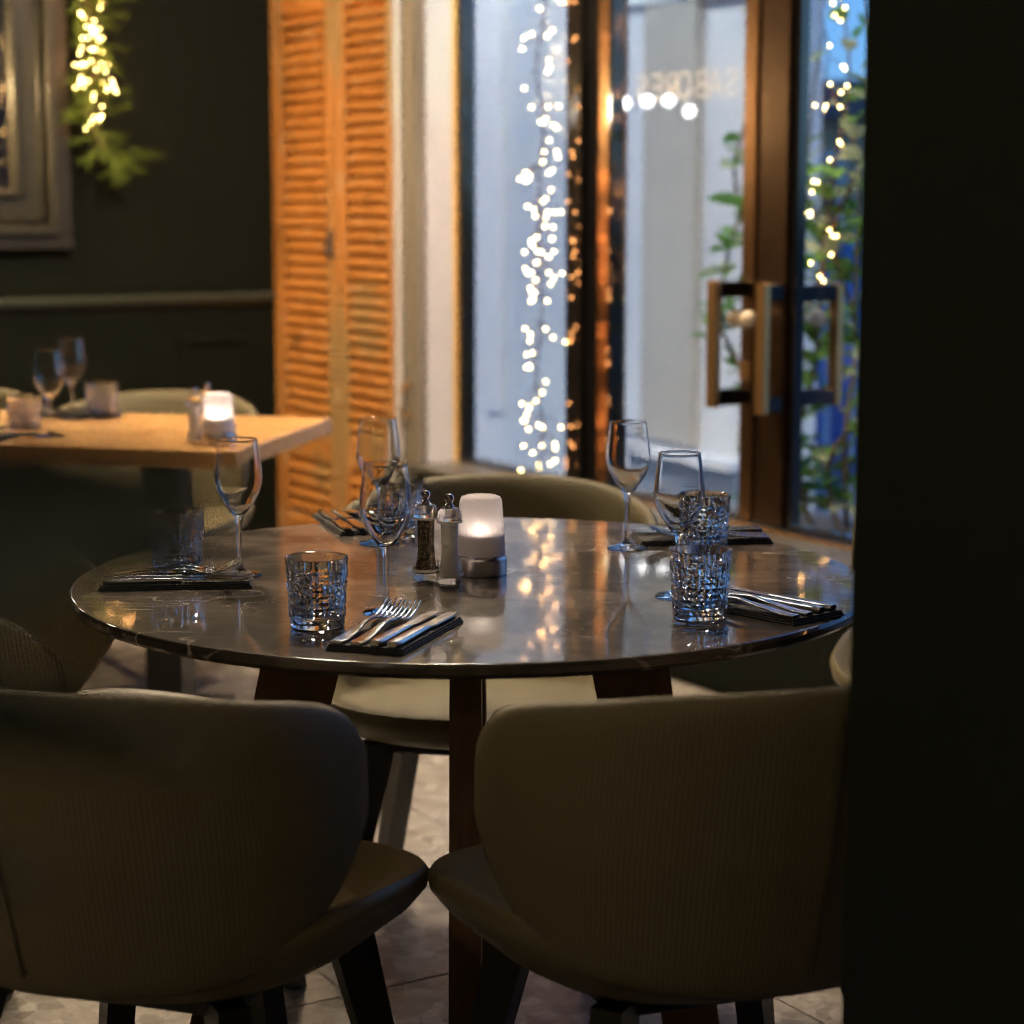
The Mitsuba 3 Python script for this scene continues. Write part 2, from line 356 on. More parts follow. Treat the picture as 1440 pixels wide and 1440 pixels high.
latch = join(box(-.575, -.545, N1 - .054, N1 - .0418, 1.10, 1.20, .004), box(-.567, -.553, N1 - .066, N1 - .05, 1.115, 1.16, .004))
room(s1, 'latch', latch, 'mat_wire', label='dark iron latch')
room(s2, 'edge_board', box(-.085, -.079, N1 - .05, N1 - .006, .012, 2.30), 'mat_jamb')
hk = join(tube([(-.03, N1 - .03, .60), (-.03, N1 - .05, .61), (-.03, N1 - .055, .65), (-.03, N1 - .05, .69), (-.03, N1 - .03, .70)], .007, 8), moved(ball(.013), -.03, N1 - .035, .70), moved(ball(.013), -.03, N1 - .035, .60))
room('trim_1', 'hook', hk, 'mat_brass', smooth=True)

# ------------------------------------------------------------------ glass front: window, mullion, two doors with pull handles
struct('window_1', 'tall fixed window pane beside the glass door')
room('window_1', 'frame', join(box(.006, .030, -.030, .025, .44, 2.5, .003), box(.030, .655, -.02, .02, .44, .452), box(.030, .655, -.03, .03, 2.44, 2.5)), 'mat_gloss_black')
def pane(u0, u1, z0, z1, n=0.0):
    return trimesh.Trimesh([(u0, n, z0), (u1, n, z0), (u1, n, z1), (u0, n, z1)], [(0, 1, 2), (0, 2, 3)], process=False)
room('window_1', 'glass', pane(.028, .66, .45, 2.45), 'mat_pane')
struct('trim_4', 'black mullion with bronze strips between window and door')
room('trim_4', 'post', join(box(.650, .700, -.012, .05, .44, 2.5, .002), box(.700, .780, -.050, .05, .44, 2.5, .003)), 'mat_gloss_black')
room('trim_4', 'post', box(.780, .815, -.020, .05, .44, 2.5, .002), 'mat_gloss_black')
room('trim_4', 'bronze_strip', box(.818, .880, -.014, .05, .44, 2.5, .002), 'mat_bronze')
struct('door_1', 'glass door leaf with bronze meeting stile, lettering and pull handle')
room('door_1', 'frame', join(box(.884, .905, -.022, .022, .45, 2.46, .002), box(.905, 1.545, -.022, .022, 2.40, 2.46), box(.905, 1.545, -.022, .022, .45, .462)), 'mat_gloss_black')
room('door_1', 'glass', pane(.903, 1.547, .46, 2.41), 'mat_pane')
room('door_1', 'stile', join(box(1.545, 1.600, -.030, .030, .45, 2.46, .003)), 'mat_bronze')
room('door_1', 'stile', join(box(1.602, 1.640, -.022, .030, .45, 2.46, .003)), 'mat_bronze_dark')
struct('door_2', 'second glass door leaf behind the dark partition')
room('door_2', 'stile', join(box(1.644, 1.735, -.030, .030, .45, 2.46, .004)), 'mat_bronze_dark')
room('door_2', 'stile', join(box(1.735, 1.760, -.016, .016, .45, 2.46, .002), box(2.42, 2.50, -.03, .03, .45, 2.46, .003)), 'mat_gloss_black')
room('door_2', 'frame', join(box(1.760, 2.42, -.022, .022, 2.40, 2.46), box(1.760, 2.42, -.022, .022, .45, .462)), 'mat_gloss_black')
room('door_2', 'glass', pane(1.758, 2.422, .46, 2.41), 'mat_pane')
struct('window_2', 'unseen fixed glass beyond the doors, lets blue sky light in')  # out of view, made wide to let more blue sky light in
room('window_2', 'glass', pane(2.5, 4.36, .44, 2.5), 'mat_pane')
room('window_2', 'frame', join(box(4.34, 4.4, -.03, .03, .44, 2.5), box(2.5, 4.34, -.02, .02, .44, .46)), 'mat_gloss_black')

def pull_handle(parent, u, nf, reach, z0, z1, lab, twist=0.0):
    """bar held by two black standoffs; nf: the leaf's face, reach: signed distance of the bar from it"""
    k = numbered(parent + '__pull_handle'); labels[k] = {'label': lab}
    nb = nf + reach; w = .019
    room(k, 'bar', box(u - w, u + w, nb - .011, nb + .011, z0, z1, .003), 'mat_brass')
    for z in (z0 + .004, z1 - .046):
        a, b = sorted((nf, nb - math.copysign(.011, reach)))
        room(k, 'standoff', box(u - .012, u + .012, a, b, z, z + .042, .003), 'mat_gloss_black')
pull_handle('door_1', 1.585, -.030, -.118, .765, 1.100, 'bronze pull handle on the room side')
pull_handle('door_2', 1.722, -.030, -.062, .755, 1.096, 'bronze pull handle on the room side of the second leaf')
pull_handle('door_2', 1.745, .016, .118, .770, 1.092, 'bronze pull handle on the street side')
knob = lathe([(0, 0), (.009, 0), (.009, .012), (.006, .018), (.006, .028), (.016, .032), (.0225, .042), (.024, .052), (.021, .064), (.012, .072), (0, .074)], 24)
for p, u, nf, rest in (('door_1', 1.590, -.030, 0), ('door_1', 1.632, -.022, 0), ('door_2', 1.705, -.030, 1)):
    k = numbered(p + '__knob'); 
    M = mat((u, nf + (.002 if not rest else .055 + .03), .998)) @ rot([1, 0, 0], 90 if not rest else -90)
    put(p, 'knob', shp(knob, 'mat_cream', 40), ROOM @ M, label='cream door knob')
room('door_1', 'lock_plate', box(1.549, 1.596, -.036, -.030, .83, .88, .002), 'mat_brass')
# lettering on the outside of the door glass, read from the street, so mirrored from in here
LT = {}
def serif_letters(word, h, width):
    ms = [meshkit.text_mesh(c, h, 0.0012) for c in word]
    adv = width / len(word); out = []
    for i, (c, m) in enumerate(zip(word, ms)):
        b = m.bounds; m = moved(m, i * adv - b[0, 0], 0, 0); b = m.bounds
        out.append(m); t, e = h * .045, h * .075
        feet = {'A': [(b[0, 0], 0), (b[1, 0], 0)], 'B': [(b[0, 0] + e * .6, 0), (b[0, 0] + e * .6, 1)], 'R': [(b[0, 0] + e * .6, 0), (b[0, 0] + e * .6, 1), (b[1, 0] - e * .5, 0)], 'E': [(b[0, 0] + e * .6, 0), (b[0, 0] + e * .6, 1)]}.get(c, [])
        for x, top in feet: out.append(box(x - e * 1.6, x + e * 1.6, h - t if top else 0, h if top else t, 0, .0012))
    return join(*out)
txt = serif_letters('SABORES', .076, .50)
txt.apply_transform(np.array([[-1, 0, 0, 1.478], [0, 0, 1, .002], [0, 1, 0, 1.585], [0, 0, 0, 1]], float)); txt.fix_normals()
room('door_1', 'lettering', txt, 'mat_lettering', label='white serif lettering SABORES on the outside of the glass, mirrored from inside')

# ------------------------------------------------------------------ outside
struct('ground', 'grey pavement outside the glass front')
room('ground', None, box(-14, 16, .10, 14, -.25, -.02), 'mat_ext_ground')
struct('wall_outside', 'pale rendered building across the narrow passage')
room('wall_outside', None, box(-7.0, -.555, 1.62, 1.95, -.02, 5.2), 'mat_ext_wall')
room('wall_outside', 'pilaster', box(-1.275, -.905, 1.585, 1.62, .30, 5.2, .004), 'mat_ext_taupe')
room('wall_outside', 'pilaster', box(-1.435, -1.278, 1.60, 1.62, .30, 5.2, .004), 'mat_ext_wall')
room('wall_outside', 'pilaster', box(-2.62, -2.46, 1.60, 1.62, .30, 5.2, .004), 'mat_ext_wall')
room('wall_outside', 'cornice', join(box(-1.44, -.54, 1.575, 1.62, 2.09, 2.12, .004), box(-1.44, -.54, 1.59, 1.62, 2.12, 2.15, .004)), 'mat_ext_wall')
room('wall_outside', 'base_course', box(-1.276, -.54, 1.54, 1.62, -.02, .235, .004), 'mat_ext_base')
room('wall_outside', 'base_ledge', box(-1.28, -.53, 1.50, 1.62, .235, .275, .006), 'mat_ext_wall')

for k, (u, z) in enumerate(((-3.4, 3.3), (-1.9, 3.3), (-.5, 3.3), (1.15, 3.3))):
    key = thing('unseen_wall_lantern', 'unseen black wall lantern outside above ' + ('the shutters, the farther one', 'the shutters, the nearer one', 'the pale window reveal', 'the glass doors')[k], 'lamp')  # out of view, placed to light the outside wall and the shrub
    room(key, 'bracket', join(box(u - .02, u + .02, .05, .24, z + .16, z + .20, .003), box(u - .07, u + .07, .17, .31, z + .14, z + .16, .003)), 'mat_wire')
    d = shp(moved(ball(.06, 2), u, .24, z + .07), 'mat_wire', True); d['emitter'] = {'type': 'area', 'radiance': rgb(LANTERN_L * .89, LANTERN_L * .97, LANTERN_L * .97)}
    put(key, 'globe', d, ROOM)

# shrub in a trough right outside the doors
leaf_pts = []
def leaf_mesh(L, w, seg=6, droop=.25):
    xs = np.linspace(0, 1, seg + 1); V, Fc = [], []
    for t in xs:
        hw = w * math.sin(math.pi * min(1, t * .94 + .06)) ** .8
        z = -droop * L * t * t
        V += [(t * L, -hw, z + hw * .25), (t * L, 0, z), (t * L, hw, z + hw * .25)]
    for i in range(seg):
        a = i * 3
        for k in (0, 1): Fc += [(a + k, a + 3 + k, a + 4 + k), (a + k, a + 4 + k, a + 1 + k)]
    return trimesh.Trimesh(V, Fc, process=False)
leaf_s = [shp(leaf_mesh(.085, .024), 'mat_leaf', True), shp(leaf_mesh(.11, .030), 'mat_leaf', True), shp(leaf_mesh(.095, .026), 'mat_leaf_pale', True), shp(leaf_mesh(.17, .018, droop=.4), 'mat_leaf_pale', True)]
sk = thing('potted_shrub', 'leafy green shrub in a dark trough outside the glass doors', 'plant')
trough = box(.80, 1.95, .24, .70, -.02, .34, .01)
room(sk, 'trough', trough, 'mat_pot', label='dark planting trough')
rs = random.Random(21)
stems = []
for k in range(12):
    u = .92 + k * .075 + rs.uniform(-.03, .03); n = .46 + rs.uniform(-.13, .13)
    p = [(u, n, .34)]; top = rs.uniform(1.5, 2.15)
    for q in range(1, 7):
        p.append((u + rs.uniform(-.06, .06), n + rs.uniform(-.06, .06), .34 + (top - .34) * q / 6))
    P = spline(p, 20); stems.append(P)
    room(sk, 'stem', tube(P, np.linspace(.009, .003, 20), 6), 'mat_stem', smooth=True)
for k in range(290):
    P = stems[rs.randrange(12)]; t = rs.uniform(.02, 1) ** .8; q = P[min(19, int(t * 19))]
    az, el = rs.uniform(0, 360), rs.uniform(-10, 50)
    M = mat(q) @ rot([0, 0, 1], az) @ rot([0, 1, 0], -el) @ rot([1, 0, 0], rs.uniform(-40, 40))
    if q[1] + .14 * abs(math.cos(math.radians(az))) < .2: continue
    put(sk, 'leaf', leaf_s[rs.choice((0, 1, 1, 2, 2, 3))], ROOM @ M)
mass = []
for k in range(620):
    P = stems[rs.randrange(12)]; t = rs.uniform(.05, .62); q = P[min(19, int(t * 19))]
    M = mat(q + np.array([rs.uniform(-.05, .05), rs.uniform(-.04, .10), rs.uniform(-.04, .04)])) @ rot([0, 0, 1], rs.uniform(0, 360)) @ rot([0, 1, 0], rs.uniform(-60, 20)) @ rot([1, 0, 0], rs.uniform(-40, 40))
    m = leaf_mesh(rs.uniform(.05, .085), rs.uniform(.013, .022), 4); m.apply_transform(M)
    if m.vertices[:, 1].min() > .06: mass.append(m)
put(sk, 'small_foliage', shp(join(*mass), 'mat_leaf', True), ROOM, kind='stuff', label='dense small leaves')
# added blue slats, standing in for the bright blue low behind the shrub
bk = thing('added_blue_gate', 'added bright blue slatted gate, gives the blue behind the shrub outside', 'gate')
room(bk, 'frame', join(box(-2.6, .2, 2.9, 2.94, .02, .08), box(-2.6, .2, 2.9, 2.94, 1.0, 1.06)), 'mat_blue_gate')
for k in range(14): room(bk, 'slat', box(-2.58 + k * .2, -2.45 + k * .2, 2.87, 2.90, -.02, 1.15, .003), 'mat_blue_gate')

pk = thing('added_dark_post', 'added dark navy square post outside, gives the mirror its navy reflection', 'post')  # added out of view so that the mirror reflects dark navy
room(pk, 'shaft', box(4.05, 4.62, .50, .85, .10, 3.0, .01), 'mat_post'); room(pk, 'foot', box(4.0, 4.67, .46, .90, -.02, .10, .01), 'mat_post')
hs = thing('house', 'tan rendered house with a dark roof far behind the shrub', 'house')
room(hs, 'walls', box(-14, -5, 9.0, 13, -.02, 2.0), 'mat_tan')
room(hs, 'roof', trimesh.convex.convex_hull(np.array([(-14.3, 8.7, 2.0), (-4.7, 8.7, 2.0), (-14.3, 13.3, 2.0), (-4.7, 13.3, 2.0), (-14.3, 11, 2.5), (-4.7, 11, 2.5)])), 'mat_roof')
for k in range(5):
    w = room(hs, 'window', box(-13.2 + k * 1.75, -12.3 + k * 1.75, 8.95, 9.0, .7, 1.7, .01), 'mat_ext_wall')
    room(w, 'pane', box(-13.13 + k * 1.75, -12.37 + k * 1.75, 8.94, 8.952, .77, 1.63), 'mat_gloss_black')
# ------------------------------------------------------------------ fairy lights
bulb = shp(ball(.0037, 1), 'mat_wire', True); bulb['emitter'] = EMIT_WARM
def light_string(label, pts_fn, wires, group=None):
    key = thing('fairy_lights', label, 'fairy lights')
    put(key, 'wire', shp(join(*wires), 'mat_wire', True), ROOM)
    for p in pts_fn: put(key, 'bulb', bulb, ROOM @ mat(p))
rs = random.Random(3)
def cluster_strand(u, n, z0, z1, count, rad, seed, clump=True):
    rs = random.Random(seed); wires, pts = [], []
    m = 40; mp = [(u + .010 * math.sin(k * .9), n + .010 * math.cos(k * .7), z1 + (z0 - z1) * k / (m - 1)) for k in range(m)]
    wires.append(tube(mp, .0022, 5)); wires.append(tube([(a + .006, b - .005, c) for a, b, c in mp], .0018, 5))
    k = 0
    while len(pts) < count:
        z = rs.uniform(z0, z1); a = rs.uniform(0, 2 * math.pi); r0 = rad * rs.uniform(.25, 1) ** .7
        base = np.array(mp[min(m - 1, int((z1 - z) / (z1 - z0) * (m - 1)))])
        c = np.array([u + r0 * math.cos(a), n + r0 * math.sin(a), z - rs.uniform(.0, .03)])
        for q in range(rs.choice((1, 1, 2)) if clump else 1):
            p = c + np.array([rs.uniform(-.014, .014) for _ in range(3)])
            pts.append(tuple(p)); wires.append(tube([base, (base + p) / 2 + [0, 0, .008], p], .0008, 4, False))
    return pts[:count], wires
pts, wires = cluster_strand(.660, -.115, .475, 2.30, 140, .068, 3)
pts = [(u, min(n, -.058), z) for u, n, z in pts]
light_string('warm fairy light strand hanging in the window beside the black mullion', pts, wires)
pts, wires = cluster_strand(1.40, .36, 1.05, 2.2, 55, .07, 9)
light_string('warm fairy light strand draped in the shrub outside the door', pts, wires)
pts, wires = cluster_strand(4.27, .43, 1.1, 2.45, 70, .055, 11)
light_string('warm fairy light strand on the added dark post outside, seen only in the wall mirror', pts, wires)

# ------------------------------------------------------------------ pine garland with lights on the mirror frame
gk = thing('pine_garland', 'green pine garland hanging down the right edge of the mirror frame', 'garland')
gp = spline([(U0 + .10, -.955, 2.5), (U0 + .09, -.93, 2.25), (U0 + .09, -.925, 2.0), (U0 + .10, -.895, 1.8), (U0 + .09, -.93, 1.62), (U0 + .07, -.88, 1.50), (U0 + .05, -.80, 1.42)], 90)
room(gk, 'branch', tube(gp, .008, 6), 'mat_stem', smooth=True)
rs = random.Random(12)
def sprig(seed):
    q = random.Random(seed); L = .10; out = [tube([(0, 0, 0), (L * .5, 0, .006), (L, 0, 0)], [.0025, .002, .001], 4, False)]
    for k in range(56):
        t = q.uniform(.05, 1.0); a = q.uniform(0, 2 * math.pi); l = q.uniform(.026, .042)
        d = np.array([.75, math.cos(a) * .75, math.sin(a) * .75]); d /= np.linalg.norm(d)
        b = np.array([t * L, 0, .006 * math.sin(math.pi * t)]); s = np.cross(d, [0, .3, 1]); s /= np.linalg.norm(s); s *= .0011
        out.append(trimesh.Trimesh([b - s, b + s, b + d * l], [(0, 1, 2)], process=False))
    return join(*out)
sprigs = [shp(sprig(k), 'mat_needle') for k in range(4)]
for k in range(120):
    t = rs.uniform(.0, 1); q = gp[min(89, int(t * 89))]
    az = rs.uniform(-100, 100)                       # away from the wall
    M = mat(q) @ rot([0, 0, 1], az) @ rot([0, 1, 0], rs.uniform(-10, 70))
    put(gk, 'sprig', sprigs[k % 4], ROOM @ M @ np.diag([1, 1, 1, 1]))
for (n_, z_) in ((-.80, 1.93), (-.77, 1.98), (-.78, 2.03), (-.72, 1.48), (-.74, 1.40), (-.70, 1.46), (-.99, 1.56), (-.97, 1.60), (-.79, 1.60), (-.76, 1.44), (-.80, 1.66), (-.84, 1.38)):
    M = mat((U0 + .06, n_ - .05, z_)) @ rot([0, 0, 1], rs.uniform(20, 80)) @ rot([0, 1, 0], rs.uniform(-30, 20))
    put(gk, 'sprig', sprigs[rs.randrange(4)], ROOM @ M)
wires, pts = [], []
for s in (0, 1):
    path = [(U0 + .155 + .01 * math.sin(k), -.985 + .055 * s + .022 * math.sin(k * .55 + s * 2) + .03 * (k / 40), 2.45 - .90 * k / 40) for k in range(41)]
    wires.append(tube(path, .0016, 4))
    for k in range(56):
        q = path[rs.randrange(41)]; pts.append((q[0] + rs.uniform(-.012, .012), q[1] + rs.gauss(0, .017), q[2] + rs.uniform(-.012, .012)))
light_string('warm fairy lights wound through the pine garland', pts, wires)

# ------------------------------------------------------------------ room lamps, all out of view
LAMP_AT = ('over the oak table', 'over the rear chair', 'near the glass doors', 'left of the marble table', 'behind the camera at the left', 'left of the mirror', 'over the marble table')
for k, (x, y, L) in enumerate(LAMPS):
    key = thing('unseen_ceiling_light', 'unseen round recessed ceiling light ' + LAMP_AT[k], 'ceiling light')  # out of view, placed to light tables, floor, window reveal and chairs
    ring = lathe([(.162, 0), (.176, 0), (.180, -.006), (.176, -.012), (.162, -.012), (.162, 0)], 40)
    put(key, 'trim_ring', shp(ring, 'mat_black_leg', 40), mat((x, y, CEIL)))
    disc = trimesh.creation.cylinder(.161, .004, sections=40)
    d = shp(disc, 'mat_wire'); d['emitter'] = {'type': 'area', 'radiance': rgb(*(L * c for c in LAMP_TINT))}
    put(key, 'diffuser', d, mat((x, y, CEIL - .003)))
for k, (p, word) in enumerate((((-1.84, 7.105, 1.69), 'next to the wall'), ((-1.847, 7.016, 1.69), 'in the middle'), ((-1.81, 6.91, 1.645), 'nearest the window'))):
    key = thing('out_of_view_pendant_lamp', f'bare round glowing pendant bulb on a thin cord out of view, {word}', 'lamp')  # out of view, mirrored in the door glass, lights the shutters
    d = shp(ball(.024, 2), 'mat_wire', True); d['emitter'] = {'type': 'area', 'radiance': rgb(PENDANT_L, PENDANT_L * .66, PENDANT_L * .30)}
    put(key, 'bulb', d, mat(p)); put(key, 'socket', shp(lathe([(0, .085), (.017, .085), (.019, .04), (.022, .034), (0, .034)], 20), 'mat_brass', 40), mat(p))
    put(key, 'cord', shp(tube([(p[0], p[1], p[2] + .08), (p[0], p[1], (p[2] + CEIL) / 2), (p[0], p[1], CEIL)], .003, 6), 'mat_wire'))

for k, (x, y, z, word) in enumerate(((-3.3, 2.0, 2.1, 'far left'), (-2.2, -.6, 2.05, 'behind the camera at the left'), (-.5, -1.2, 2.1, 'straight behind the camera'),
                                 (-1.7, 1.4, 2.2, 'left of the camera'), (.2, .3, 2.3, 'above the camera'))):
    key = thing('out_of_view_pendant_lamp', f'round frosted pendant globe {word}, unseen, lights chairs and glassware', 'lamp')  # out of view, placed for glints in the glass and light on chairs
    d = shp(ball(.07, 2), 'mat_wire', True); d['emitter'] = {'type': 'area', 'radiance': rgb(GLOBE_L, GLOBE_L * .74, GLOBE_L * .46)}
    put(key, 'globe', d, mat((x, y, z))); put(key, 'cord', shp(tube([(x, y, z + .068), (x, y, CEIL)], .003, 6), 'mat_wire'))

# ------------------------------------------------------------------ round marble table
tc = np.array([-.062, 3.147]); TR = .60
tk = thing('round_table', 'round dark brown marble dining table with oak blade legs', 'table')
edge = [(0, .728), (TR - .012, .728), (TR - .004, .731), (TR, .736), (TR, .744), (TR - .0025, .7482), (TR - .006, .75), (0, .75)]
put(tk, 'tabletop', shp(lathe(edge, 160), 'mat_marble', 30), mat((tc[0], tc[1], 0)))
def blade(top, bot, w0, w1, th, ang):
    """flat tapered leg from top to bottom point, wide across direction ang"""
    d = np.array([math.cos(ang), math.sin(ang), 0]); e = np.array([-d[1], d[0], 0]); V = []
    for P, w in ((np.array(top), w0), (np.array(bot), w1)):
        for a, b in ((-1, -1), (1, -1), (1, 1), (-1, 1)): V.append(P + d * a * w / 2 + e * b * th / 2)
    return trimesh.convex.convex_hull(np.array(V))
for (dx, dy, w0, w1, ang, bx, by) in ((-.235, -.045, .125, .085, 0.05, -.40, -.11), (-.005, -.10, .13, .085, math.pi / 2, -.005, -.30), (.225, .02, .125, .085, -0.05, .35, -.02), (-.005, .16, .13, .085, math.pi / 2, .0, .34)):
    put(tk, 'leg', shp(blade((tc[0] + dx, tc[1] + dy, .712), (tc[0] + bx, tc[1] + by, 0), w0, w1, .046, ang), 'mat_table_leg'))
put(tk, 'cross_frame', shp(join(box(tc[0] - .30, tc[0] + .30, tc[1] - .05, tc[1] + .01, .706, .7285), box(tc[0] - .035, tc[0] + .025, tc[1] - .20, tc[1] + .25, .7055, .728)), 'mat_table_leg'))

# ------------------------------------------------------------------ oak table by the back wall
ok = thing('oak_table', 'square light oak table with black pedestal beside the shutters', 'table')
OC = mat((-0.624, 4.704, 0), math.radians(-11.8))           # its near right corner, x to the left is negative
put(ok, 'tabletop', shp(box(-1.25, 0, 0, .765, .707, .75, .004), 'mat_oak'), OC)
put(ok, 'pedestal', shp(box(-.36, -.265, .33, .43, .02, .695, .004), 'mat_black_leg'), OC)
put(ok, 'pedestal', shp(box(-.99, -.895, .33, .43, .02, .695, .004), 'mat_black_leg'), OC)
put(ok, 'top_plate', shp(box(-1.05, -.20, .25, .51, .695, .707, .002), 'mat_black_leg'), OC)
for x in (-.312, -.942): put(ok, 'foot', shp(box(x - .06, x + .06, .08, .68, 0, .02, .004), 'mat_black_leg'), OC)

# ------------------------------------------------------------------ chairs
def shell_back():
    ctrl = [(0, .802), (.15, .797), (.30, .777), (.40, .757), (.468, .725), (.504, .672), (.496, .61), (.456, .555), (.39, .495), (.31, .447), (.16, .427), (0, .423)]
    right = spline(ctrl, 64); left = right[::-1].copy(); left[:, 0] *= -1
    out = np.vstack([right[:-1], left[:-1]]); n = len(out)
    cen = np.array([0, .62]); ts = np.linspace(0, 1, 26) ** .75; Th = .021; Rr = .300
    Vo, Vi, A = [], [], []
    for t in ts:
        q = cen + t * (out - cen); h = Th * (1 - t ** 7) ** .5
        for s, V in ((1, Vo), (-1, Vi)):
            lean = (q[:, 1] - .43) * .17
            Rz = Rr - .02 * np.clip((.60 - q[:, 1]) / .18, 0, 1); ph = q[:, 0] / Rr; rr = Rz + s * h
            V.append(np.stack([rr * np.sin(ph), -rr * np.cos(ph) * .92 - lean, q[:, 1]], 1))
        A.append(q)
    rings, nr = len(ts), n
    V = np.vstack(Vo + Vi); uv = np.vstack(A + A); Fs = []
    for layer in (0, 1):
        o = layer * rings * n
        for k in range(rings - 1):
            j = np.arange(n); jn = (j + 1) % n
            q = np.stack([o + k * n + j, o + (k + 1) * n + j, o + (k + 1) * n + jn, o + k * n + jn], 1)
            if layer: q = q[:, ::-1]
            Fs += [q[:, [0, 1, 2]], q[:, [0, 2, 3]]]
    # sew the rims and drop doubled points, keeping uv
    f = np.vstack(Fs); a = (rings - 1) * n; b = rings * n + (rings - 1) * n
    f = np.where((f >= b) & (f < b + n), f - b + a, f)
    f[f < n] = 0; o = rings * n; f[(f >= o) & (f < o + n)] = o
    ok = (f[:, 0] != f[:, 1]) & (f[:, 1] != f[:, 2]) & (f[:, 0] != f[:, 2])
    m = trimesh.Trimesh(V, f[ok], process=False); used = np.zeros(len(V), bool); used[f[ok].ravel()] = True
    remap = np.cumsum(used) - 1
    m = trimesh.Trimesh(V[used], remap[f[ok]], process=False)
    if m.volume < 0: m.invert()
    return m, uv[used]
def back_point(a, z, off):
    Rz = .300 - .02 * np.clip((.60 - z) / .18, 0, 1); ph = a / .300; rr = Rz + off
    return (rr * math.sin(ph), -rr * math.cos(ph) * .92 - (z - .43) * .17, z)
def seat_mesh():
    n = 96; th = np.arange(n) * 2 * math.pi / n; c, s = np.cos(th), np.sin(th)
    def plan(ax, ay, p=2.6):
        r = (np.abs(c / ax) ** p + np.abs(s / ay) ** p) ** (-1 / p); return r * c, r * s
    side = np.abs(c) ** 2.2 * np.clip(.62 - .55 * s, 0, 1) / .62      # arms highest at the sides, towards the back
    rings = []
    for ax, ay, z, lift in ((.0, .0, .420, 0), (.17, .17, .420, 0), (.222, .222, .424, 0), (.265, .255, .436, .012), (.298, .268, .450, .026), (.318, .276, .466, .036), (.322, .276, .480, .040), (.314, .270, .490, .042), (.294, .255, .490, .038), (.270, .236, .482, .026), (.240, .210, .478, .006), (.18, .165, .482, 0), (.09, .085, .486, 0), (0, 0, .487, 0)):
        x, y = plan(max(ax, 1e-4), max(ay, 1e-4))
        rings.append(np.stack([x, y + .05, z - .035 + lift * side], 1))
    k = len(rings); V = np.vstack(rings); Fs = []
    for i in range(k - 1):
        j = np.arange(n); jn = (j + 1) % n
        q = np.stack([i * n + j, (i + 1) * n + j, (i + 1) * n + jn, i * n + jn], 1); Fs += [q[:, [0, 2, 1]], q[:, [0, 3, 2]]]
    m = trimesh.Trimesh(V, np.vstack(Fs), process=False); m.merge_vertices(digits_vertex=5); m.update_faces(m.nondegenerate_faces()); m.remove_unreferenced_vertices()
    m.fix_normals(); return m
bm, buv = shell_back()
back_ply = shp(bm, 'mat_vinyl', True, uv=buv)
seat_ply = shp(seat_mesh(), 'mat_vinyl_plain', 50)
seam_ply = shp(tube([back_point(.0, z, .0218) for z in np.linspace(.455, .77, 24)], .0022, 6), 'mat_seam', True)
under_ply = shp(box(-.17, .17, -.12, .22, .363, .389, .004), 'mat_black_leg')
leg_ply = [shp(blade((sx * .165, sy * .165 + .05, .385), (sx * .235, sy * .245 + .03, 0), .062, .030, .040, math.atan2(sy, sx)), 'mat_black_leg') for sx in (-1, 1) for sy in (-1, 1)]
def chair(x, y, face_deg, label, group=None, low=1.0):
    """face_deg: direction it faces, degrees counter-clockwise from +x"""
    k = thing('dining_chair', label, 'chair', group); M = mat((x, y, 0), math.radians(face_deg - 90)) @ np.diag([1, 1, low, 1])
    bk_ = put(k, 'back', back_ply, M); put(bk_, 'seam', seam_ply, M); put(k, 'seat', seat_ply, M); put(k, 'seat_frame', under_ply, M)
    for l in leg_ply: put(k, 'leg', l, M)
    return k
chair(-.452, 2.53, 70, 'olive vinyl tub chair seen from behind, front left at the marble table')
chair(.238, 2.53, 110, 'olive vinyl tub chair seen from behind, front right beside the dark partition')
chair(-.045, 3.79, 262, 'olive vinyl tub chair behind the marble table and the candle lamp', low=.972)
chair(.93, 3.82, 250, 'olive vinyl tub chair right of the marble table, half hidden by the partition')
chair(-.63, 3.15, 4, 'olive vinyl tub chair left of the marble table, behind the blurred leaf')
chair(-1.03, 5.76, 258, 'pale olive tub chair behind the oak table, under the dark chair rail', low=.95)
chair(-1.68, 5.88, 258, 'pale olive tub chair behind the oak table, at the left edge', low=.95)

